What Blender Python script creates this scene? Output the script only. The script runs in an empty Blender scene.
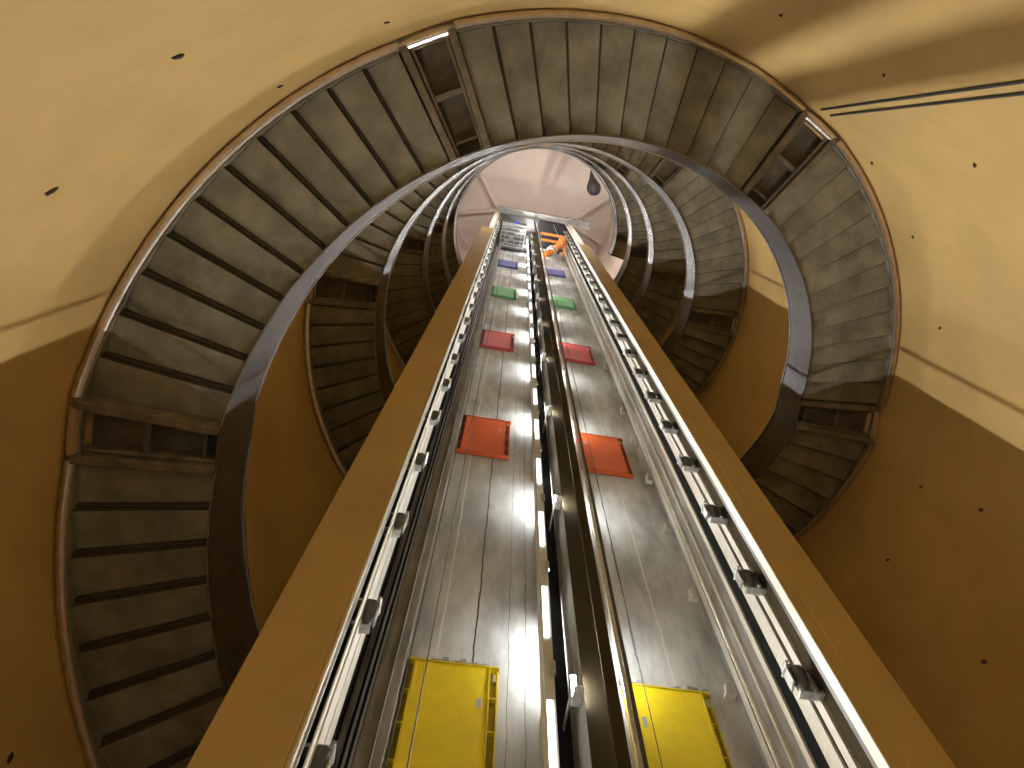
import bpy, bmesh, math, random
from mathutils import Vector, Matrix
random.seed(7)
S = bpy.context.scene
COL = S.collection
R = 5.0                       # radius of the stair's outer edge in metres
AX, AY = 0.670, -0.268        # tower axis seen from the viewpoint (toward the lift, to the left), in R
HC = 1.6                      # eye height
PI = math.pi


def W(D, s, z):
    """D = distance toward the lift wall, s = left, z = up, from the eye, in R -> world metres."""
    return Vector(((D - AX) * R, (s - AY) * R, z * R + HC))


# ------------------------------------------------------------------ materials
def mat(name, base, rough=.6, metal=0., var=0., scale=4., bump=0., bscale=30., dark=None, stretch=(1, 1, 1), emit=None, spec=.5):
    m = bpy.data.materials.new(name)
    m.use_nodes = True
    nt = m.node_tree
    b = nt.nodes['Principled BSDF']
    b.inputs['Base Color'].default_value = (*base, 1)
    b.inputs['Roughness'].default_value = rough
    b.inputs['Metallic'].default_value = metal
    b.inputs['Specular IOR Level'].default_value = spec
    if emit:
        b.inputs['Emission Color'].default_value = (*emit[0], 1)
        b.inputs['Emission Strength'].default_value = emit[1]
    if var or bump:
        geo = nt.nodes.new('ShaderNodeNewGeometry')
        mp = nt.nodes.new('ShaderNodeMapping')
        mp.inputs['Scale'].default_value = stretch
        nt.links.new(geo.outputs['Position'], mp.inputs['Vector'])
    if var:
        n = nt.nodes.new('ShaderNodeTexNoise')
        n.inputs['Scale'].default_value = scale
        n.inputs['Detail'].default_value = 8
        n.inputs['Roughness'].default_value = .62
        nt.links.new(mp.outputs[0], n.inputs['Vector'])
        r = nt.nodes.new('ShaderNodeValToRGB')
        d = dark or tuple(c * (1 - var) for c in base)
        r.color_ramp.elements[0].position = .34
        r.color_ramp.elements[0].color = (*d, 1)
        r.color_ramp.elements[1].position = .66
        r.color_ramp.elements[1].color = (*[min(1, c * (1 + var * .45)) for c in base], 1)
        nt.links.new(n.outputs['Fac'], r.inputs['Fac'])
        nt.links.new(r.outputs[0], b.inputs['Base Color'])
        m['ramp'] = r.name
    if bump:
        n2 = nt.nodes.new('ShaderNodeTexNoise')
        n2.inputs['Scale'].default_value = bscale
        n2.inputs['Detail'].default_value = 6
        nt.links.new(mp.outputs[0], n2.inputs['Vector'])
        bp = nt.nodes.new('ShaderNodeBump')
        bp.inputs['Strength'].default_value = bump
        bp.inputs['Distance'].default_value = .02
        nt.links.new(n2.outputs['Fac'], bp.inputs['Height'])
        nt.links.new(bp.outputs[0], b.inputs['Normal'])
    return m


def add_lines(m, axis, lines):
    """joints: (coordinate, half width, colour) lines across the surface, along world axis."""
    nt = m.node_tree
    b = nt.nodes['Principled BSDF']
    src = b.inputs['Base Color'].links[0].from_socket
    geo = nt.nodes.new('ShaderNodeNewGeometry')
    sx = nt.nodes.new('ShaderNodeSeparateXYZ')
    nt.links.new(geo.outputs['Position'], sx.inputs[0])
    nz = nt.nodes.new('ShaderNodeTexNoise')
    nz.inputs['Scale'].default_value = 2.5
    nt.links.new(geo.outputs['Position'], nz.inputs['Vector'])
    for ax, c, h, colr, per in lines:
        a = nt.nodes.new('ShaderNodeMath'); a.operation = 'MULTIPLY_ADD'
        nt.links.new(nz.outputs['Fac'], a.inputs[0]); a.inputs[1].default_value = .05
        nt.links.new(sx.outputs[ax], a.inputs[2])
        s0 = nt.nodes.new('ShaderNodeMath'); s0.operation = 'SUBTRACT'
        nt.links.new(a.outputs[0], s0.inputs[0]); s0.inputs[1].default_value = c + .025
        cur = s0
        if per:
            pm = nt.nodes.new('ShaderNodeMath'); pm.operation = 'PINGPONG'
            nt.links.new(s0.outputs[0], pm.inputs[0]); pm.inputs[1].default_value = per / 2
            cur = pm
        ab = nt.nodes.new('ShaderNodeMath'); ab.operation = 'ABSOLUTE'
        nt.links.new(cur.outputs[0], ab.inputs[0])
        lt = nt.nodes.new('ShaderNodeMath'); lt.operation = 'LESS_THAN'
        nt.links.new(ab.outputs[0], lt.inputs[0]); lt.inputs[1].default_value = h
        mx = nt.nodes.new('ShaderNodeMix'); mx.data_type = 'RGBA'
        nt.links.new(lt.outputs[0], mx.inputs['Factor'])
        nt.links.new(src, mx.inputs[6])
        mx.inputs[7].default_value = (*colr, 1)
        src = mx.outputs[2]
    nt.links.new(src, b.inputs['Base Color'])


M = {}
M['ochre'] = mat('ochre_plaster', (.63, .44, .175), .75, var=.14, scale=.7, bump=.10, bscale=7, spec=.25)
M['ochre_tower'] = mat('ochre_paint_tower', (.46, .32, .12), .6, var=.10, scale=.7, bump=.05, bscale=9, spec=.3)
M['brown'] = mat('brown_paint', (.052, .042, .024), .85, spec=.1, var=.12, scale=2, bump=.05)
M['pink'] = mat('pale_pink_plaster', (.76, .69, .63), .8, var=.08, scale=.5, spec=.2)
M['pinkwall'] = mat('rose_plaster', (.68, .57, .51), .8, var=.08, scale=.5, spec=.2)
M['soffit'] = mat('stair_concrete', (.245, .235, .185), .62, var=.42, scale=2.3, bump=.12, bscale=22)
M['riser_shade'] = mat('riser_shade_tone', (.055, .048, .036), .75, var=.3, scale=5)  # shade on the risers, put into their colour
M['beam'] = mat('rough_cast_beam', (.20, .17, .125), .7, var=.45, scale=5, bump=.4, bscale=28)
M['recess'] = mat('recess_concrete', (.15, .125, .085), .8, var=.4, scale=4, bump=.2)
M['fascia'] = mat('satin_steel_fascia', (.20, .20, .215), .26, metal=.75, var=.35, scale=5)
M['cap'] = mat('bright_steel_edge', (.60, .60, .64), .28, metal=.9)
M['tube'] = mat('bronzed_tube', (.72, .62, .54), .28, metal=.88, var=.15, scale=9)
M['tube_bare'] = mat('bare_tube', (.78, .70, .66), .22, metal=.85)
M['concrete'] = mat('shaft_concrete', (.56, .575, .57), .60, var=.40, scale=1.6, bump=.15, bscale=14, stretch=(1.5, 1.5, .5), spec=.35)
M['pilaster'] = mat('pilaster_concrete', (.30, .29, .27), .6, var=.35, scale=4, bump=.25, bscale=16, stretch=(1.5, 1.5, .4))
M['ribbed'] = mat('board_marked_concrete', (.30, .29, .26), .85, var=.35, scale=7, bump=.5, bscale=18, stretch=(3, 3, .25), spec=.1)
M['white'] = mat('white_painted_metal', (.74, .72, .66), .38, metal=.15, var=.10, scale=9)
M['galv'] = mat('galvanised_steel', (.62, .63, .62), .33, metal=.75, var=.25, scale=14)
M['galv_dull'] = mat('dull_galvanised_steel', (.42, .43, .42), .42, metal=.6, var=.35, scale=14)
M['roller'] = mat('dark_roller', (.06, .06, .06), .5)
M['dark'] = mat('black_channel', (.012, .012, .012), .9, spec=.08)
M['rail_glow'] = mat('added_rail_glow', (1, 1, 1), .4, emit=((1, .98, .93), 5.))  # added glow for the bright stretches of the middle rail
M['silver'] = mat('smooth_silver_paint', (.78, .79, .78), .3, metal=.35, var=.08, scale=6)
M['greyrail'] = mat('grey_rail', (.20, .20, .205), .35, metal=.6, var=.2, scale=8)
M['rope'] = mat('dark_rope', (.05, .05, .055), .6, bump=.3, bscale=120)
M['lamp'] = mat('tube_glass', (1, 1, 1), .4, emit=((1, .99, .95), 98.))
M['flood'] = mat('flood_glass', (1, 1, 1), .4, emit=((1, .97, .90), 2500.))
M['lamp_fill'] = mat('fill_lamp_glass', (1, 1, 1), .4, emit=((1, .93, .82), 13.))  # glow of the unseen fill lamps added near the floor
M['lamp_room_fill'] = mat('room_fill_glass', (1, 1, 1), .4, emit=((1, .95, .90), 300.))
M['hole'] = mat('tie_hole', (.035, .022, .012), .9)
M['label'] = mat('grey_sticker', (.45, .47, .5), .5)
M['orange_paint'] = mat('orange_enamel', (.85, .30, .06), .45)
M['blue_plate'] = mat('blue_plate', (.02, .10, .75), .4)
M['black_cap'] = mat('black_enamel', (.025, .024, .026), .5)
M['floor'] = mat('floor_concrete', (.45, .40, .30), .7, var=.2, scale=1)
PAN = [('yellow', (.92, .72, .015)), ('orange', (.80, .145, .03)), ('red', (.66, .07, .06)), ('green', (.12, .50, .17)), ('blue', (.13, .15, .42))]
for n, c in PAN:
    M[n] = mat(n + '_paint', c, .5, var=.07, scale=6)
    M[n + '_back'] = mat(n + '_recess_paint', tuple(x * .3 for x in c), .7)  # shade of the side recesses, as a darker copy of the panel colour
    M[n + '_dark'] = mat(n + '_frame_paint', tuple(x * .75 for x in c), .5)


# ------------------------------------------------------------------ mesh helpers
class MB:
    def __init__(self):
        self.bm = bmesh.new()

    def quad(self, a, b, c, d, mi=0):
        f = self.bm.faces.new([self.bm.verts.new(p) for p in (a, b, c, d)])
        f.material_index = mi
        return f

    def hexa(self, p, mi=0):
        v = [self.bm.verts.new(q) for q in p]
        for i in ((0, 3, 2, 1), (4, 5, 6, 7), (0, 1, 5, 4), (1, 2, 6, 5), (2, 3, 7, 6), (3, 0, 4, 7)):
            f = self.bm.faces.new([v[j] for j in i]); f.material_index = mi
        return v

    def box(self, D0, D1, s0, s1, z0, z1, mi=0):
        self.hexa([W(D0, s0, z0), W(D1, s0, z0), W(D1, s1, z0), W(D0, s1, z0), W(D0, s0, z1), W(D1, s0, z1), W(D1, s1, z1), W(D0, s1, z1)], mi)
        return self

    def tube(self, pts, r, n=10, cap=True):
        pts = [Vector(p) for p in pts]
        rings = []
        for i, p in enumerate(pts):
            t = (pts[min(i + 1, len(pts) - 1)] - pts[max(i - 1, 0)]).normalized()
            up = Vector((0, 0, 1)) if abs(t.z) < .9 else Vector((1, 0, 0))
            a = t.cross(up).normalized(); b = t.cross(a)
            rr = r[i] if isinstance(r, (list, tuple)) else r
            rings.append([self.bm.verts.new(p + (a * math.cos(k * 2 * PI / n) + b * math.sin(k * 2 * PI / n)) * rr) for k in range(n)])
        for q, w in zip(rings[:-1], rings[1:]):
            for k in range(n):
                f = self.bm.faces.new([q[k], q[(k + 1) % n], w[(k + 1) % n], w[k]]); f.smooth = True
        if cap:
            self.bm.faces.new(rings[0]); self.bm.faces.new(rings[-1][::-1])
        return self

    def sweep(self, a0, a1, n, prof, zf, smooth=True):
        """closed profile [(radius, dz)] swept round the axis from angle a0 to a1 (deg), height zf(angle)."""
        rings = []
        for i in range(n + 1):
            a = a0 + (a1 - a0) * i / n
            ca, sa = math.cos(math.radians(a)), math.sin(math.radians(a))
            z = zf(a)
            rings.append([self.bm.verts.new(Vector((r * R * ca, r * R * sa, (z + dz) * R + HC))) for r, dz in prof])
        k = len(prof)
        for q, w in zip(rings[:-1], rings[1:]):
            for j in range(k):
                f = self.bm.faces.new([q[j], q[(j + 1) % k], w[(j + 1) % k], w[j]]); f.smooth = smooth
        self.bm.faces.new(rings[0]); self.bm.faces.new(rings[-1][::-1])
        return self

    def out(self, name, mats, parent=None, bevel=0., sharp=True):
        bmesh.ops.recalc_face_normals(self.bm, faces=self.bm.faces)
        me = bpy.data.meshes.new(name)
        self.bm.to_mesh(me); self.bm.free()
        for m in (mats if isinstance(mats, (list, tuple)) else [mats]):
            me.materials.append(m)
        if sharp:
            me.set_sharp_from_angle(angle=math.radians(38))
        o = bpy.data.objects.new(name, me)
        COL.objects.link(o)
        if parent:
            o.parent = parent
            o.matrix_parent_inverse = Matrix.Translation(-parent.location)
        if bevel:
            bv = o.modifiers.new('bevel', 'BEVEL'); bv.width = bevel; bv.segments = 2; bv.limit_method = 'ANGLE'
        return o


def tag(o, label, cat, group=None):
    o['label'] = label; o['category'] = cat
    if group:
        o['group'] = group
    return o


def empty(name, loc, label, cat, group=None):
    o = bpy.data.objects.new(name, None)
    o.location = loc
    o.empty_display_size = .2
    COL.objects.link(o)
    return tag(o, label, cat, group)


def structure(o):
    o['kind'] = 'structure'
    return o


def P(r, a, z):
    a = math.radians(a)
    return Vector((r * R * math.cos(a), r * R * math.sin(a), z * R + HC))


# ------------------------------------------------------------------ the tower room
RW = 1.032
ZTOP = 9.25          # ceiling
ZPALE = 6.75         # painted pale above
ZF = -HC / R


def drum(z0, z1, name, m, nz):
    mb = MB(); n = 160
    vs = [[mb.bm.verts.new(P(RW, 360 * i / n, z0 + (z1 - z0) * j / nz)) for i in range(n)] for j in range(nz + 1)]
    ws = [[mb.bm.verts.new(P(RW + .06, 360 * i / n, z)) for i in range(n)] for z in (z0, z1)]
    for j in range(nz):
        for i in range(n):
            mb.bm.faces.new([vs[j][i], vs[j][(i + 1) % n], vs[j + 1][(i + 1) % n], vs[j + 1][i]]).smooth = True
    for i in range(n):
        k = (i + 1) % n
        mb.bm.faces.new([ws[0][i], ws[0][k], ws[1][k], ws[1][i]]).smooth = True
        mb.bm.faces.new([ws[0][i], ws[0][k], vs[0][k], vs[0][i]])
        mb.bm.faces.new([ws[1][i], ws[1][k], vs[-1][k], vs[-1][i]])
    return structure(mb.out(name, m))


drum(ZF, ZPALE, 'wall_round', M['ochre'], 6)
drum(ZPALE, ZTOP, 'wall_upper', M['pinkwall'], 2)


def disc(name, z0, z1, m):
    mb = MB(); n = 96
    a = [mb.bm.verts.new(P(RW + .06, 360 * i / n, z0)) for i in range(n)]
    b = [mb.bm.verts.new(P(RW + .06, 360 * i / n, z1)) for i in range(n)]
    mb.bm.faces.new(a); mb.bm.faces.new(b)
    for i in range(n):
        mb.bm.faces.new([a[i], a[(i + 1) % n], b[(i + 1) % n], b[i]])
    return structure(mb.out(name, m))


disc('floor', ZF - .05, ZF, M['floor'])
disc('ceiling', ZTOP, ZTOP + .05, M['pink'])

# ------------------------------------------------------------------ the stair
PHI0 = math.degrees(1.22441) - 36.7      # start angle of flight 0
DM = 59.785; AL = 4.7746; RS = .02297; Z0 = 1.08347
RI, RT, HP = .749, .736, .1414
DMZ = 11 * RS
NT = 11
TURN = {0: 'lowest', 1: 'second', 2: 'third', 3: 'fourth', 4: 'topmost'}
SIDE = ['at the left', 'at the upper left', 'at the upper right', 'at the right', 'at the lower right behind the tower', 'at the lower left behind the tower']
M_FIRST, M_LAST = 0, 28


def rise(m):
    return DMZ if m < 8 else (.232 if m < 12 else (.170 if m < 19 else .150))


def base_z(m):
    return Z0 + sum(rise(q) for q in range(m))


def base_a(m):
    return PHI0 + DM * m + (0 if m < 7 else 1.2 if m == 7 else 2.8 if m == 8 else 3.4)


def stair_z(m):
    a0 = base_a(m)

    def f(a):
        k = (a - a0) / AL
        return base_z(m) + rise(m) / 11 * max(0, min(k, 11))
    return f


for m in range(M_FIRST, M_LAST + 1):
    t = (m + 60) // 6 - 10
    i = m % 6
    lab = SIDE[i]
    a0 = base_a(m)
    zf = stair_z(m)
    zb = base_z(m)
    RS = rise(m) / 11
    root = empty('stair_flight', P(.87, a0 + 26, zb),
                 ('grey stair flight %s, on the %s spiral turn' % (lab, TURN[t]) if m < 28 else 'short stub of stair at the very top, ending in a dark edge'), 'staircase', 'curved flights of the spiral staircase')
    NK = NT if m < 28 else 2
    for k in range(NK):
        mb = MB()
        b0, b1 = a0 + AL * k, a0 + AL * (k + 1)
        z = zb + RS * (k + 1.0)
        th = .034
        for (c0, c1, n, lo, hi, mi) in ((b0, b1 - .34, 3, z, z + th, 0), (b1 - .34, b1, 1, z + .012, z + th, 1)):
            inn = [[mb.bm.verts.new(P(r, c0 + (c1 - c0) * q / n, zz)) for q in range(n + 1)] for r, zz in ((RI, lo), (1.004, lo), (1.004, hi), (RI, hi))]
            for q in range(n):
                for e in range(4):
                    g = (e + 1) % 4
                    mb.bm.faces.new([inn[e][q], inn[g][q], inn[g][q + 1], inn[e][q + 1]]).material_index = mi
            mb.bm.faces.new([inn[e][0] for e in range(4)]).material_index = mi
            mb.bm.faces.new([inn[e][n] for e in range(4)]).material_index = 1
        mb.out('step', [M['soffit'], M['riser_shade']], root, bevel=.008)
    a1 = a0 + AL * NK
    MB().sweep(a0, a1, 22, [(RI - .003, -.002), (RI, -.002), (RI, HP), (RT, HP)], zf).out('stringer', M['fascia'], root)
    MB().sweep(a0, a1, 22, [(1.0042, -.001), (1.0075, -.001), (1.0075, .05), (1.0042, .05)], zf).out('outer_stringer', M['soffit'], root)
    MB().sweep(a0, a1, 22, [(RT - .003, HP), (RI + .003, HP), (RI + .003, HP + .006), (RT - .003, HP + .006)], zf).out('parapet_edge', M['cap'], root)
    mb = MB()
    mb.tube([P(1.0185, a0 + (a1 - a0) * q / 26, zf(a0 + (a1 - a0) * q / 26) + .006) for q in range(27)], .0115 * R, 14)
    mb.out('wall_tube', M['tube'], root)
    if m == 28:
        MB().sweep(a1, a1 + .5, 1, [(RT, -.004), (1.004, -.004), (1.004, HP), (RT, HP)], zf).out('end_wall', M['dark'], root)
        continue
    # landing
    b0, b1 = a1, base_a(m + 1)
    zl = base_z(m + 1)
    lr = empty('stair_landing', P(.87, (b0 + b1) / 2, zl), 'landing with rough beams ending the flight %s, %s turn' % (lab, TURN[t]), 'stair landing', 'landings between the stair flights')
    MB().sweep(b0, b1, 4, [(RI, .045), (1.004, .045), (1.004, .075), (RI, .075)], lambda a: zl).out('slab', M['recess'], lr)
    for bb, sg in ((b0, 1), (b1, -1)):
        mb = MB()
        w = 1.15 * sg
        for (c0, c1, zz0, zz1) in ((bb, bb + w, -.012, .044), (bb + w, bb + w * 1.45, .004, .016)):
            p = []
            for z in (zl + zz0, zl + zz1):
                p += [P(RI, c0, z), P(1.012, c0, z), P(1.012, c1 * .86 + c0 * .14, z), P(RI, c1, z)]
            mb.hexa(p)
        mb.out('beam', M['beam'], lr, bevel=.008)
    bm_ = (b0 + b1) / 2
    for rr in (.885,):
        MB().sweep(b0 + 1.2, b1 - 1.2, 2, [(rr - .006, .012), (rr + .006, .012), (rr + .006, .044), (rr - .006, .044)], lambda a: zl).out('cross_beam', M['beam'], lr)
    MB().sweep(b0 + 1.2, b1 - 1.2, 2, [(.776, .020), (.782, .020), (.782, .044), (.776, .044)], lambda a: zl).out('inner_strut', M['beam'], lr)
    MB().sweep(b0, b1, 4, [(RI - .003, -.002), (RI, -.002), (RI, HP), (RT, HP)], lambda a: zl).out('stringer', M['fascia'], lr)
    MB().sweep(b0, b1, 4, [(RT - .003, HP), (RI + .003, HP), (RI + .003, HP + .006), (RT - .003, HP + .006)], lambda a: zl).out('parapet_edge', M['cap'], lr)
    MB().tube([P(1.012, b0 + .9 + (b1 - b0 - 1.8) * q / 4, zl + .004) for q in range(5)], .014 * R, 14).out('wall_tube', M['tube_bare'], lr)

# ------------------------------------------------------------------ the lift tower
DF, DB = .76, 1.12
SLO, SLI = .335 * DF, .150
SRI, SRO = -.700, -1.028 * DF
ZT = 6.62            # ochre walls end here
ZS = 8.55            # shaft top
Zb = ZF
mb = MB()
mb.box(DF, DB + .06, SLI, SLO, Zb, ZT)
mb.box(DF, .798, .1445, SLI, Zb, ZT)
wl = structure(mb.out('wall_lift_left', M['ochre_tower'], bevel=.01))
mb = MB()
mb.box(DF, DB + .06, SRO, SRI, Zb, ZT)
mb.box(DF, .786, SRI, -.6685, Zb, ZT)
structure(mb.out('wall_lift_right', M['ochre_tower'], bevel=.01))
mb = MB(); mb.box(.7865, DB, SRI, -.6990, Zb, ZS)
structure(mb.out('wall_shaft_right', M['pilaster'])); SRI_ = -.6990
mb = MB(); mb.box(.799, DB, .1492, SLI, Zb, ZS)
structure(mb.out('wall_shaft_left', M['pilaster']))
# upper pale piers
mb = MB(); mb.box(DF + .01, DB + .06, SLI, SLI + .045, ZT, ZS)
structure(mb.out('wall_lift_upper_left', M['pink']))
mb = MB(); mb.box(DF + .01, DB + .06, SRI - .045, SRI, ZT, ZS)
structure(mb.out('wall_lift_upper_right', M['pink']))
con = M['concrete']
YW = lambda t: (t * DB - AY) * R
dk = (.035, .033, .03); lt = (.72, .71, .67)
add_lines(con, 1, [(1, YW(-.0085), .012, lt, 0), (1, YW(-.080), .010, dk, 0), (1, YW(-.495), .012, lt, 0), (1, YW(-.425), .005, dk, 0), (1, YW(-.185), .004, dk, 0), (1, YW(-.15), .003, dk, 0), (2, .66 * R, .004, (.42, .42, .40), .702 * R)])
mb = MB(); mb.box(DB, DB + .06, SRI, SLI, Zb, ZS)
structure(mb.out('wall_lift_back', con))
# divider
mb = MB(); mb.box(.953, DB, -.352, -.285, Zb, ZS)
mb.box(.950, .953, -.352, -.285, Zb, ZS, 1)
structure(mb.out('wall_lift_divider', [M['ribbed'], M['brown']]))
mb = MB(); mb.box(1.07, DB, .053, .103, Zb, ZS)
mb.box(1.065, 1.07, .072, .076, Zb, ZS)
structure(mb.out('trim_1', M['pilaster'], bevel=.01))

# corner frames of the shaft opening
LIFT = {1: 'left', -1: 'right'}


def rail_tree(name, label, cat, group, parts, brk=None):
    D0, s0 = parts[0][1], parts[0][3]
    root = empty(name, W(D0, s0, Zb), label, cat, group)
    for (nm, d0, d1, a, b, m) in parts:
        MB().box(d0, d1, a, b, Zb, ZS - .02).out(nm, M[m], root)
    return root


rail_tree('corner_frame', 'slim white steel edge frame along the left side of the lift opening', 'frame', 'edge frames of the lift opening',
          [('frame_strip', .757, .798, .1415, .1443, 'white')])
rail_tree('corner_frame', 'slim white steel edge frame along the right side of the lift opening', 'frame', 'edge frames of the lift opening',
          [('frame_strip', .757, .778, -.6683, -.6655, 'white'), ('inner_lip', .779, .786, -.6683, -.6670, 'greyrail'), ('inner_lip', .800, .804, -.6988, -.680, 'greyrail')])
lrail = rail_tree('guide_rail', 'white guide rail with many steel brackets on the left wall of the left shaft', 'guide rail', 'lift guide rails',
                  [('rail_web', .800, .932, .1455, .1490, 'dark'), ('rail_slot', .934, 1.118, .1440, .1490, 'dark'), ('rail_blade', .776, .796, .1285, .1305, 'white'), ('rail_blade', .808, .862, .128, .1305, 'white'), ('rail_blade', .869, .925, .128, .1305, 'white')])
rail_tree('guide_rail', 'dark grey slim rail standing in front of the left pilaster in the left shaft', 'guide rail', 'lift guide rails',
          [('rail_head', 1.00, 1.008, .097, .121, 'dark'), ('rail_blade', .988, 1.00, .1065, .1105, 'greyrail'), ('rail_lip', .996, 1.00, .097, .101, 'greyrail'), ('rail_lip', .996, 1.0, .117, .121, 'greyrail')])
rail_tree('door_rail', 'pale rail pair in the right shaft nearest the concrete back wall', 'guide rail', 'lift guide rails',
          [('rail_blade', 1.056, 1.066, -.6988, -.690, 'white'), ('rail_blade', 1.070, 1.090, -.6988, -.688, 'white'), ('rail_lip', 1.012, 1.019, -.6988, -.690, 'white')])
rail_tree('door_rail', 'narrow white rail on the right side wall, left edge of the black slot', 'guide rail', 'lift guide rails',
          [('rail_blade', .954, .970, -.6988, -.690, 'white'), ('rail_slot', .917, .953, -.6988, -.695, 'dark')])
rrail = rail_tree('guide_rail', 'white guide rail with many steel brackets on the right wall of the right shaft', 'guide rail', 'lift guide rails',
                  [('rail_blade', .881, .915, -.6988, -.690, 'white'), ('rail_lip', .852, .870, -.6988, -.690, 'white'), ('rail_web', .872, .880, -.6988, -.695, 'dark'), ('rail_web', .815, .850, -.6988, -.697, 'brown')])
for side, root, tc in ((1, lrail, .146), (-1, rrail, -.785)):
    for k in range(33):
        z = (.61 + .357 * k) * .84
        if z > ZS - .1: break
        zz = z + random.uniform(-.004, .004)
        mb = MB(); sg = side
        sa, sb, D0 = (.1444, .106, .812) if side == 1 else (-.6985, -.645, .836)
        L_ = sb - sa
        sl = lambda f: sa + L_ * f
        def bx(d0, d1, f0, f1, z0, z1, mi=0):
            a_, b_ = sorted((sl(f0), sl(f1)))
            mb.box(d0, d1, a_, b_, zz + z0, zz + z1, mi)
        bx(D0, D0 + .016, 0, 1, .024, .031)
        bx(D0 + .003, D0 + .019, 0, .88, -.032, -.025)
        bx(D0 + .002, D0 + .022, .93, 1.0, -.012, .038)
        bx(D0 + .004, D0 + .018, .22, .30, -.026, .026)
        mb.tube([W(D0 + .012, sl(.05), zz - .024), W(D0 + .012, sl(.90), zz + .022)], .022, 6)
        nf = len(mb.bm.faces)
        mb.tube([W(D0 + .010, sl(.62), zz - .030), W(D0 + .010, sl(.62), zz + .024)], [.050, .080], 10)
        mb.bm.faces.ensure_lookup_table()
        for q in range(nf, len(mb.bm.faces)):
            mb.bm.faces[q].material_index = 1
        mb.tube([W(D0 - .006, sl(.97), zz + .030), W(D0 + .026, sl(.97), zz + .030)], .018, 6)
        mb.tube([W(D0 - .004, sl(.40), zz - .030), W(D0 + .022, sl(.40), zz - .030)], .016, 6)
        mb.out('bracket', [M['galv_dull'], M['roller']], root, sharp=True)
# middle silver rail with glowing strips added for its bright segments
SEG = [.66 + .35 * q for q in range(22)]
rr = rail_tree('guide_rail', 'bright silver rail standing left of the dividing wall between the two shafts', 'guide rail', 'lift guide rails',
               [('rail_head', 1.00, 1.012, -.243, -.216, 'silver'), ('rail_blade', .985, 1.00, -.222, -.219, 'silver'), ('rail_slot', 1.04, 1.052, -.2795, -.252, 'dark')])
for k in range(24):
    z = .55 + .35 * k
    if z > ZS - .1: break
    mb = MB()
    mb.box(1.0121, 1.119, -.240, -.236, z, z + .016)
    mb.box(.992, .9999, -.245, -.236, z - .004, z + .03)
    mb.tube([W(.988, -.243, z + .01), W(.988, -.232, z + .02)], .012, 6)
    mb.out('bracket', M['galv'], rr)
tag(MB().box(.797, .803, -.294, -.275, Zb, ZS - .02).out('centre_post', M['brown']), 'slender brown post standing in front of the brown dividing wall', 'post')
tag(MB().box(.7990, .8010, -.3135, -.306, Zb, ZS - .02).out('cable_conduit', M['galv']), 'narrow white conduit just right of the brown dividing wall', 'conduit')
tag(MB().box(1.112, 1.1195, -.443, -.418, Zb, ZS - .02).out('cable_trunking', M['white']), 'flat pale trunking on the back wall right of the dividing wall', 'trunking')
tag(MB().tube([W(.80, -.3178, Zb), W(.80, -.3178, ZS - .02)], .018, 8).out('hoist_rope', M['rope']), 'thick dark hoist rope hanging right of the dividing wall', 'rope', 'hoist ropes in the shafts')
tag(MB().tube([W(1.06, -.452, Zb), W(1.06, -.452, ZS - .3)], .006, 6).out('hoist_rope', M['rope']), 'hair-thin dark hoist rope in front of the right concrete wall', 'rope', 'hoist ropes in the shafts')
tag(MB().tube([W(.80, .007, Zb), W(.80, .007, ZS - .1)], .006, 6).out('hoist_rope', M['rope']), 'thin dark hoist rope in front of the left concrete wall', 'rope', 'hoist ropes in the shafts')
tag(MB().tube([W(.80, -.5196, Zb), W(.80, -.5196, ZS - .1)], .008, 6).out('hoist_rope', M['white']), 'thin pale rope in front of the rails at the right concrete edge', 'rope', 'hoist ropes in the shafts')
tag(MB().tube([W(1.09, .047, Zb), W(1.09, .047, ZS - .8)], .008, 6).out('hoist_rope', M['rope']), 'thin black hoist rope between pilaster and left concrete wall', 'rope', 'hoist ropes in the shafts')

for q, z in enumerate(SEG):
    MB().box(.9965, .9999, -.2375, -.2255, z, z + .17).out('glow_strip', M['rail_glow'], rr)

# small bolted clips on the right concrete edge
ORD = ['lowest', 'second lowest', 'third from the bottom', 'fourth from the bottom', 'fifth from the bottom', 'sixth from the bottom', 'seventh from the bottom', 'eighth from the bottom']
for k in range(8):
    z = (1.24 + .31 * k) * DB
    mb = MB()
    mb.box(1.108, 1.1199, -.690, -.664, z, z + .008)
    mb.box(1.095, 1.108, -.672, -.664, z, z + .02)
    mb.tube([W(1.1, -.668, z + .012), W(1.085, -.668, z + .012)], .016, 6)
    tag(mb.out('wall_clip', M['white']), 'white bolted clip on the right concrete edge, %s' % ORD[k], 'clip', 'bolted clips on the concrete')

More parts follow.
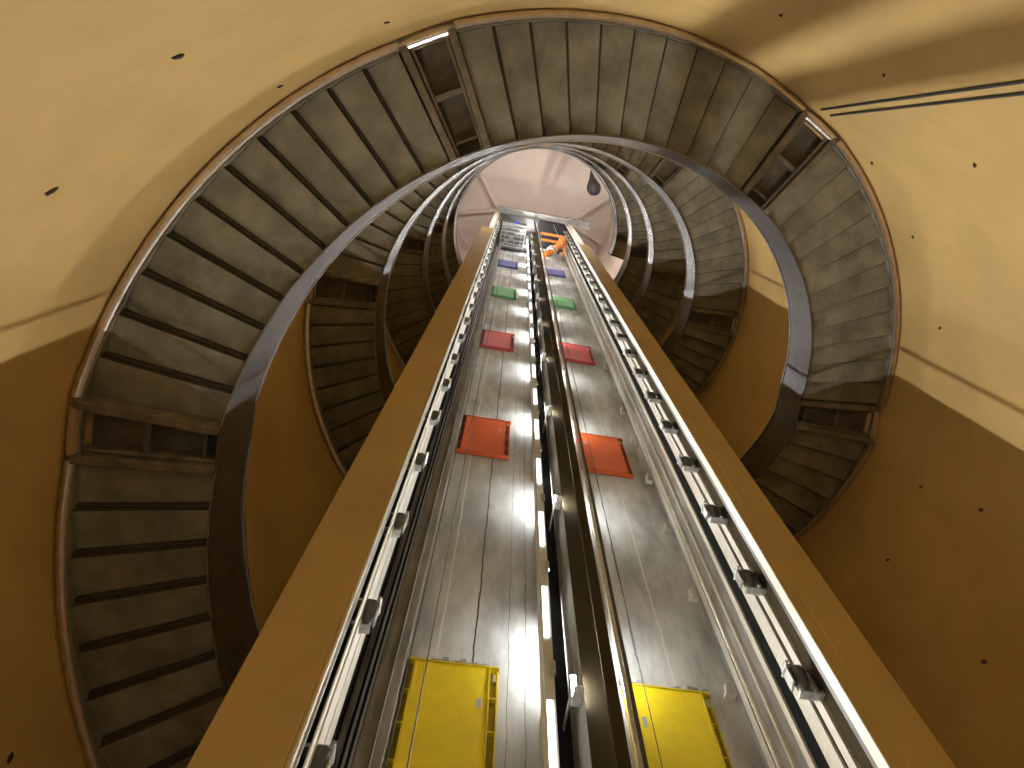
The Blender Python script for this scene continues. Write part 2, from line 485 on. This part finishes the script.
# coloured landing panels
for j, (cn, _) in enumerate(PAN):
    zt = 1.380 + 1.406 * j
    h = .335
    for side, (sL, sR) in (('left', (.0500, -.147)), ('right', (-.4175 + .004, -.622))):
        w = sL - sR
        if side == 'right':
            sL = -.420
        dd = (0 if side == 'left' else 0)
        root = empty('floor_panel', W(DB, (sL + sR) / 2, zt - h),
                     '%s steel door panel in its frame on the concrete wall of the %s lift shaft' % (cn, side), 'panel', 'coloured panels on the shaft walls')
        d0 = DB - .0035
        fl, fr = .018, .022
        MB().box(d0, DB - .0002, sR, sL, zt - h, zt).out('backing', M[cn + '_back'], root)
        MB().box(d0 - .012, d0 - .002, sR + fr, sL - fl, zt - h + .004, zt - .003).out('door_leaf', M[cn], root, bevel=.006)
        mb = MB()
        e = .0035
        for a in (sR + fr - e, sL - fl):
            mb.box(d0 - .0145, d0 - .0001, a, a + e, zt - h, zt)
        mb.box(d0 - .0145, d0 - .0001, sR, sL, zt - .003, zt + .001)
        mb.box(d0 - .0145, d0 - .0001, sR, sL, zt - h - .001, zt - h + .003)
        for a in (sR, sL - e):
            mb.box(d0 - .006, d0 - .0001, a, a + e, zt - h, zt)
        for q in range(1, 4):
            zz = zt - h * q / 4
            mb.box(d0 - .010, d0 - .0001, sR + e, sR + fr - e, zz - .0022, zz + .0022)
            mb.box(d0 - .010, d0 - .0001, sL - fl + e, sL - e, zz - .0022, zz + .0022)
        mb.out('panel_frame', M[cn + '_dark'], root)
        mb = MB(); mb.box(d0 - .008, d0 - .0001, sR + .006, sR + .013, zt - .036, zt - .014)
        mb.out('latch', M['galv'], root)
        if j < 2:
            q0 = sR + fr + .012 if side == 'left' else sL - fl - .022
            mb = MB(); mb.box(d0 - .0130, d0 - .0120, q0, q0 + .010, zt - .115, zt - .09)
            mb.out('sticker', M['label'], root)
    # rough mortar bead over each panel
    for side, (a, b) in (('left', (.052, -.150)), ('right', (-.418, -.628))):
        mb = MB()
        n = 16
        for q in range(n):
            s0 = b + (a - b) * q / n
            mb.box(DB - .004 - random.uniform(0, .009), DB - .0001, s0, s0 + (a - b) / n, zt + .0012, zt + .008 + random.uniform(0, .016))
        o = mb.out('mortar_bead', M['pilaster'], bevel=.004)
        tag(o, 'ragged grey mortar bead above the %s panel in the %s shaft' % (cn, side), 'mortar', 'mortar beads above the panels')

# shaft lamps
WHERE = lambda k: ORD[k] if k < 8 else ['ninth from the bottom', 'tenth from the bottom', 'eleventh from the bottom', 'topmost'][k - 8]
for side, D, s in (('left', 1.068, -.2475), ('right', 1.05, -.3790)):
    for k in range(12):
        z = .62 + .70 * k
        root = empty('shaft_lamp', W(D, s, z), 'small glowing tube lamp beside the dividing wall in the %s shaft, %s' % (side, WHERE(k)), 'lamp', 'tube lamps in the lift shafts')
        MB().tube([W(D, s, z), W(D, s, z + .22)], .018, 10).out('lamp_tube', M['lamp'], root)
        mb = MB()
        mb.tube([W(D, s, z - .010), W(D, s, z)], [.026, .030], 10)
        mb.tube([W(D, s, z + .22), W(D, s, z + .228)], [.030, .024], 10)
        mb.box(D + .0046, D + .0062, s - .001, s + .001, z - .006, z + .224)
        if side == 'left':
            mb.box(D, DB - .0001, s - .002, s + .002, z - .010, z - .004)
        else:
            mb.box(D - .002, D + .002, -.3521, s, z - .012, z + .002)
        mb.out('lamp_holder', M['galv'], root)

for k in range(12):
    z = .40 + .70 * k
    D, s = .9465, -.2665
    z += .02
    root = empty('flood_lamp', W(D, s, z), 'slim upright flood lamp shining outwards left of the dividing wall, %s' % WHERE(k), 'lamp', 'flood lamps of the left shaft')
    MB().box(D, D + .003, s - .006, s + .006, z, z + .07).out('housing', M['galv'], root)
    MB().box(D - .0012, D - .0001, s - .004, s + .004, z + .004, z + .066).out('glass', M['flood'], root)
    MB().box(D - .036, D + .003, s - .009, s + .009, z - .005, z - .0002).out('visor', M['galv'], root)
    mb = MB(); mb.box(D + .0031, 1.0399, s, s + .0035, z + .04, z + .05); mb.out('bracket', M['galv'], root)

# ------------------------------------------------------------------ shaft head
mb = MB()
mb.box(DF - .05, DF + .03, -.99, .185, 8.66, 8.70)
mb.box(DF - .05, DF - .040, -.99, .185, 8.61, 8.80)
mb.box(DF + .02, DF + .03, -.99, .185, 8.61, 8.74)
for q in range(9):
    s0 = -.98 + q * .14
    mb.box(DF - .0405, DF + .0205, s0, s0 + .010, 8.61, 8.6605)
root = tag(mb.out('head_beam', M['galv']), 'long galvanised steel beam across the top of the lift tower', 'beam')
mb = MB(); mb.box(.78, DB + .06, -.345, -.7, ZS, ZS + .05); mb.box(.80, .83, -.40, -.65, ZS - .03, ZS)
tag(mb.out('shaft_cover', M['black_cap']), 'black cover plate closing the top of the right shaft', 'cover')
mb = MB(); mb.box(.78, DB + .06, -.344, .15, ZS, ZS + .05)
tag(mb.out('shaft_cover', M['greyrail']), 'grey cover plate closing the top of the left shaft', 'cover')
# lift car parked at the top of left shaft, seen from below
zc = 7.75
car = empty('lift_car', W(.93, -.05, zc), 'lift car parked at the top of the left shaft, seen from below', 'lift car')
mb = MB(); mb.box(.82, 1.09, -.195, .085, zc + .06, zc + .50); mb.out('car_body', M['greyrail'], car, bevel=.01)
mb = MB()
for a in (.825, .90, .975, 1.05):
    mb.box(a, a + .016, -.19, .08, zc + .035, zc + .0595)
for a in (-.19, -.12, -.05, .02, .068):
    mb.box(.825, 1.066, a, a + .010, zc + .020, zc + .0345)
mb.out('floor_frame', M['white'], car)
mb = MB()
mb.box(.835, 1.05, -.18, .07, zc + .012, zc + .0199, 1)
for q in range(5):
    a = .842 + .045 * q
    mb.box(a, a + .012, -.175, .065, zc - .004 - .004 * (q % 2), zc + .013)
    mb.box(a + .016, a + .034, -.165 + .05 * q, -.12 + .05 * q, zc - .012, zc + .013)
    mb.box(a + .018, a + .030, .05 - .045 * q, .062 - .045 * q, zc - .006, zc + .013)
mb.box(.842, 1.045, -.150, -.142, zc - .010, zc + .013)
mb.box(.842, 1.045, .030, .036, zc - .010, zc + .013)
mb.out('underside_fittings', [M['galv'], M['greyrail']], car)
mb = MB(); mb.box(.80, .818, -.105, -.035, zc + .12, zc + .30); mb.out('sign_plate', M['blue_plate'], car)
mb = MB(); mb.box(.806, .8185, -.19, .08, zc + .02, zc + .10); mb.out('front_apron', M['galv'], car)
mb = MB()
for a in (-.186, .07):
    mb.box(.93, .96, a, a + .012, zc - .25, zc + .02)
mb.out('safety_gear', M['galv'], car)
# orange hoist in right shaft
zh = 7.85
h = empty('hoist', W(.95, -.5, zh), 'orange hoist with jointed arm and white collars at the top of the right shaft', 'hoist')
mb = MB(); mb.box(.86, .885, -.69, -.36, zh + .10, zh + .16); mb.box(.93, .955, -.69, -.36, zh + .10, zh + .16); mb.out('support_beam', M['orange_paint'], h, bevel=.02)
mb = MB(); mb.tube([W(.90, -.625, zh + .09), W(.96, -.595, zh - .0), W(1.03, -.51, zh - .12), W(1.07, -.43, zh - .22)], [.22, .25, .20, .17], 14); mb.out('arm', M['orange_paint'], h)
for q in (.42, .56):
    a = W(.96, -.595, zh) .lerp(W(1.07, -.43, zh - .22), q)
    b = W(.96, -.595, zh) .lerp(W(1.07, -.43, zh - .22), q + .05)
    MB().tube([a, b], .27, 14).out('collar', M['white'], h)
MB().tube([W(.90, -.645, zh + .09), W(.98, -.655, zh - .02), W(1.05, -.635, zh - .20)], .08, 8).out('hose', M['orange_paint'], h)
mb = MB(); mb.box(.99, 1.05, -.60, -.53, zh - .08, zh + .06); mb.out('motor', M['black_cap'], h, bevel=.03)
# two hoist cross members near car
# ------------------------------------------------------------------ upper room: ceiling ribs, ring of light in relief, pendant, added unseen lamps
zc_ = ZTOP


def ceil_beam(p0, p1, w, hgt):
    a = Vector((*p0, 0)); b = Vector((*p1, 0)); t = (b - a).normalized(); n = Vector((-t.y, t.x, 0)) * w
    mb = MB(); p = []
    for z in ((zc_ - hgt) * R + HC, zc_ * R + HC):
        p += [Vector((q.x, q.y, z)) for q in (a - n, b - n, b + n, a + n)]
    mb.hexa(p)
    return mb


def W2(D, s):
    v = W(D, s, 0); return (v.x, v.y)


TR = 2
def rim(D, s):
    v = Vector(W2(D, s)); return tuple(v.normalized() * (RW - .002) * R)
for (p0, p1, w, hg) in ((W2(.80, .17), rim(.18, .60), .12, .10), (W2(.80, .17), rim(.95, .75), .12, .08),
                        (W2(.80, -.75), rim(.35, -1.22), .12, .10), (W2(.80, -.75), rim(1.0, -1.25), .12, .08)):
    structure(ceil_beam(p0, p1, w, hg).out('trim_%d' % TR, M['pink'])); TR += 1
for rr_, hg in ((.30, .02),):  # faint ring of light on the ceiling, built as a relief ring
    mb = MB()
    n = 64
    c = W(.60, -.27, 0)
    rings = []
    for q in range(n):
        a = 2 * PI * q / n
        rings.append([mb.bm.verts.new(Vector((c.x + r_ * R * math.cos(a), c.y + r_ * R * math.sin(a), z * R + HC))) for r_, z in ((rr_, zc_), (rr_, zc_ - hg), (rr_ + .03, zc_ - hg), (rr_ + .03, zc_))])
    for q in range(n):
        for e in range(4):
            mb.bm.faces.new([rings[q][e], rings[q][(e + 1) % 4], rings[(q + 1) % n][(e + 1) % 4], rings[(q + 1) % n][e]])
    structure(mb.out('trim_%d' % TR, M['pink']))
# ------------------------------------------------------------------ camera
U_ = 700.0


def cam_axes():
    """columns right / down / forward of the level-less phone camera looking up the shaft"""
    vx, vy = 523.009 - 62.918, 151.323 + 127.016
    Z = Vector((vx - 512, vy - 384, U_)).normalized()
    F = Vector((0, 0, 1.)); U = (F - Z * F.dot(Z)).normalized(); V = Z.cross(U)
    a = math.radians(36.7)
    # world x (toward lift) and y (left) expressed in camera coordinates
    X = U * math.cos(a) + V * math.sin(a)
    Y = -U * math.sin(a) + V * math.cos(a)
    return X, Y, Z


CX, CY, CZ = cam_axes()
right = Vector((CX[0], CY[0], CZ[0])); down = Vector((CX[1], CY[1], CZ[1])); fwd = Vector((CX[2], CY[2], CZ[2]))
cam_d = bpy.data.cameras.new('camera'); cam = bpy.data.objects.new('camera', cam_d); COL.objects.link(cam)
rot = Matrix((right, -down, -fwd)).transposed()
cam.matrix_world = Matrix.Translation(W(0, 0, 0)) @ rot.to_4x4()
cam_d.sensor_width = 36
cam_d.lens = 36 * U_ / 1024
cam_d.shift_x = -62.918 / 1024
cam_d.shift_y = -127.016 / 1024
cam_d.clip_start = .05
S.camera = cam
EYE = W(0, 0, 0)


def ray(px, py):
    return (right * ((px - 574.918) / U_) + down * ((py - 256.984) / U_) + fwd).normalized()


def at_height(px, py, z):
    d = ray(px, py)
    return EYE + d * (z * R / d.z)


def on_wall(px, py):
    d = ray(px, py); a = d.x * d.x + d.y * d.y; b = 2 * (d.x * EYE.x + d.y * EYE.y); c = EYE.x ** 2 + EYE.y ** 2 - (RW * R) ** 2
    return EYE + d * ((-b + math.sqrt(b * b - 4 * a * c)) / (2 * a))


# teardrop pendant below the ceiling
b0 = at_height(594, 189, 8.35); a0 = at_height(591, 170, 8.55)
ax = (a0 - b0)
mb = MB()
prof = [(-.26, .01), (-.24, .11), (-.15, .20), (0, .245), (.15, .235), (.35, .17), (.6, .10), (.85, .045), (1, .01)]
L = ax.length
mb.tube([b0 + ax * (t if t > 0 else t) for t, r in prof], [r * 1.75 for t, r in prof], 20)
pen = tag(mb.out('pendant_lamp', M['black_cap']), 'black teardrop shaped pendant hanging below the pale ceiling', 'lamp')
mb = MB(); mb.tube([a0, Vector((a0.x, a0.y, ZTOP * R + HC))], .012, 6)
mb.out('cord', M['white'], pen)

# tie holes in the ochre wall
HL = [((51, 191), .040, 'large dark tie hole at the left edge of the photo'), ((178, 56), .036, 'large dark tie hole in the wall at the upper left'),
      ((280, 86), .026, 'small dark nick just above the stair at the upper left'), ((387, 22), .026, 'small dark nick above the stair landing at the top left'),
      ((781, 15), .026, 'small dark tie hole at the top edge right of centre'), ((884, 75), .024, 'small dark tie hole above the two thin dark wall lines'),
      ((975, 165), .03, 'dark tie hole at the right edge below the two thin dark wall lines'), ((872, 163), .026, 'small dark tie hole right beside the upper right landing'),
      ((913, 237), .028, 'dark tie hole right of the stair, upper of the two there'), ((940, 328), .028, 'dark tie hole right of the stair, lower of the two there'),
      ((981, 510), .028, 'tie hole in the shaded wall near the right edge'), ((921, 487), .024, 'faint tie hole in the shaded wall right of the lower right landing'),
      ((984, 662), .03, 'tie hole in the shaded wall near the bottom right corner'), ((888, 560), .024, 'faint tie hole in the shaded wall below the lower right stair'),
      ((10, 758), .03, 'small tie hole in the shaded wall at the bottom left corner')]
for (px, py), r, lab in HL:
    c = on_wall(px, py)
    nrm = Vector((-c.x, -c.y, 0)).normalized(); tg = Vector((-nrm.y, nrm.x, 0)); up = Vector((0, 0, 1))
    mb = MB(); n = 10
    rim_ = []
    a = random.uniform(.3, .9)
    for q in range(n):
        t = 2 * PI * q / n
        k = r * (1 + random.uniform(-.25, .2))
        u = math.cos(t) * k * .75; v = math.sin(t) * k * 1.5
        u, v = u * math.cos(a) - v * math.sin(a), u * math.sin(a) + v * math.cos(a)
        rim_.append((u, v))
    f0 = [mb.bm.verts.new(c + tg * u + up * v - nrm * .002) for u, v in rim_]
    f1 = [mb.bm.verts.new(c + tg * u * .8 + up * v * .8 + nrm * .012) for u, v in rim_]
    mb.bm.faces.new(f0); mb.bm.faces.new(f1)
    for q in range(n):
        mb.bm.faces.new([f0[q], f0[(q + 1) % n], f1[(q + 1) % n], f1[q]])
    tag(mb.out('tie_hole', M['hole']), lab, 'hole', 'tie holes in the round wall')

for (q0, q1), lab in ((((835, 107), (1024, 80)), 'upper of two thin dark lines on the wall at the upper right'), (((845, 113), (1024, 92)), 'lower of two thin dark lines on the wall at the upper right')):
    A_, B_ = on_wall(*q0), on_wall(*q1)
    c = (A_ + B_) / 2; c.z = 0; c = c.normalized() * (RW * R - .016)
    tag(MB().tube([Vector((c.x, c.y, .9)), Vector((c.x, c.y, A_.z + .38))], .016, 8).out('wall_line', M['rope']), lab, 'line', 'thin dark lines down the round wall')  # each line is a thin dark tube set upright against the wall

# unseen lamps added on the upper drum to light the room
for k, a in enumerate((100, 160, 205, 262)):
    p = P(RW - .012, a, 7.35)
    nrm = Vector((-p.x, -p.y, 0)).normalized()
    mb = MB(); mb.tube([p - nrm * .06, p + nrm * .02], .24, 20)
    root = tag(mb.out('room_fill_lamp', M['galv']), 'unseen round fill lamp high on the rose wall of the upper room, %s' % ['left side', 'upper left', 'upper right', 'right side'][k], 'lamp', 'unseen fill lamps added to the upper room')
    mb = MB(); mb.tube([p + nrm * .02, p + nrm * .09, p + nrm * .13], [.21, .18, .05], 20)
    mb.out('glass', M['lamp_room_fill'], root)

for k, (a, lb) in enumerate(((-178, 'behind the viewer'), (140, 'behind the viewer to the left'), (100, 'at the left'))):  # unseen lamps added low on the wall as soft fill
    p = P(RW - .012, a, .02)
    nrm = Vector((-p.x, -p.y, 0)).normalized()
    mb = MB(); mb.tube([p - nrm * .045, p + nrm * .02], .32, 20)
    root = tag(mb.out('fill_lamp', M['galv']), 'unseen round fill lamp low on the ochre wall %s' % lb, 'lamp', 'unseen fill lamps added at the foot of the tower')
    mb = MB(); mb.tube([p + nrm * .02, p + nrm * .12, p + nrm * .17], [.30, .25, .06], 20)
    mb.out('glass', M['lamp_fill'], root)

w = bpy.data.worlds.new('world'); S.world = w; w.use_nodes = True
w.node_tree.nodes['Background'].inputs[0].default_value = (.5, .45, .4, 1)
w.node_tree.nodes['Background'].inputs[1].default_value = .05
S.view_settings.view_transform = 'Standard'
S.view_settings.look = 'None'
S.view_settings.gamma = 1
S.view_settings.use_curve_mapping = False
S.view_settings.exposure = 0
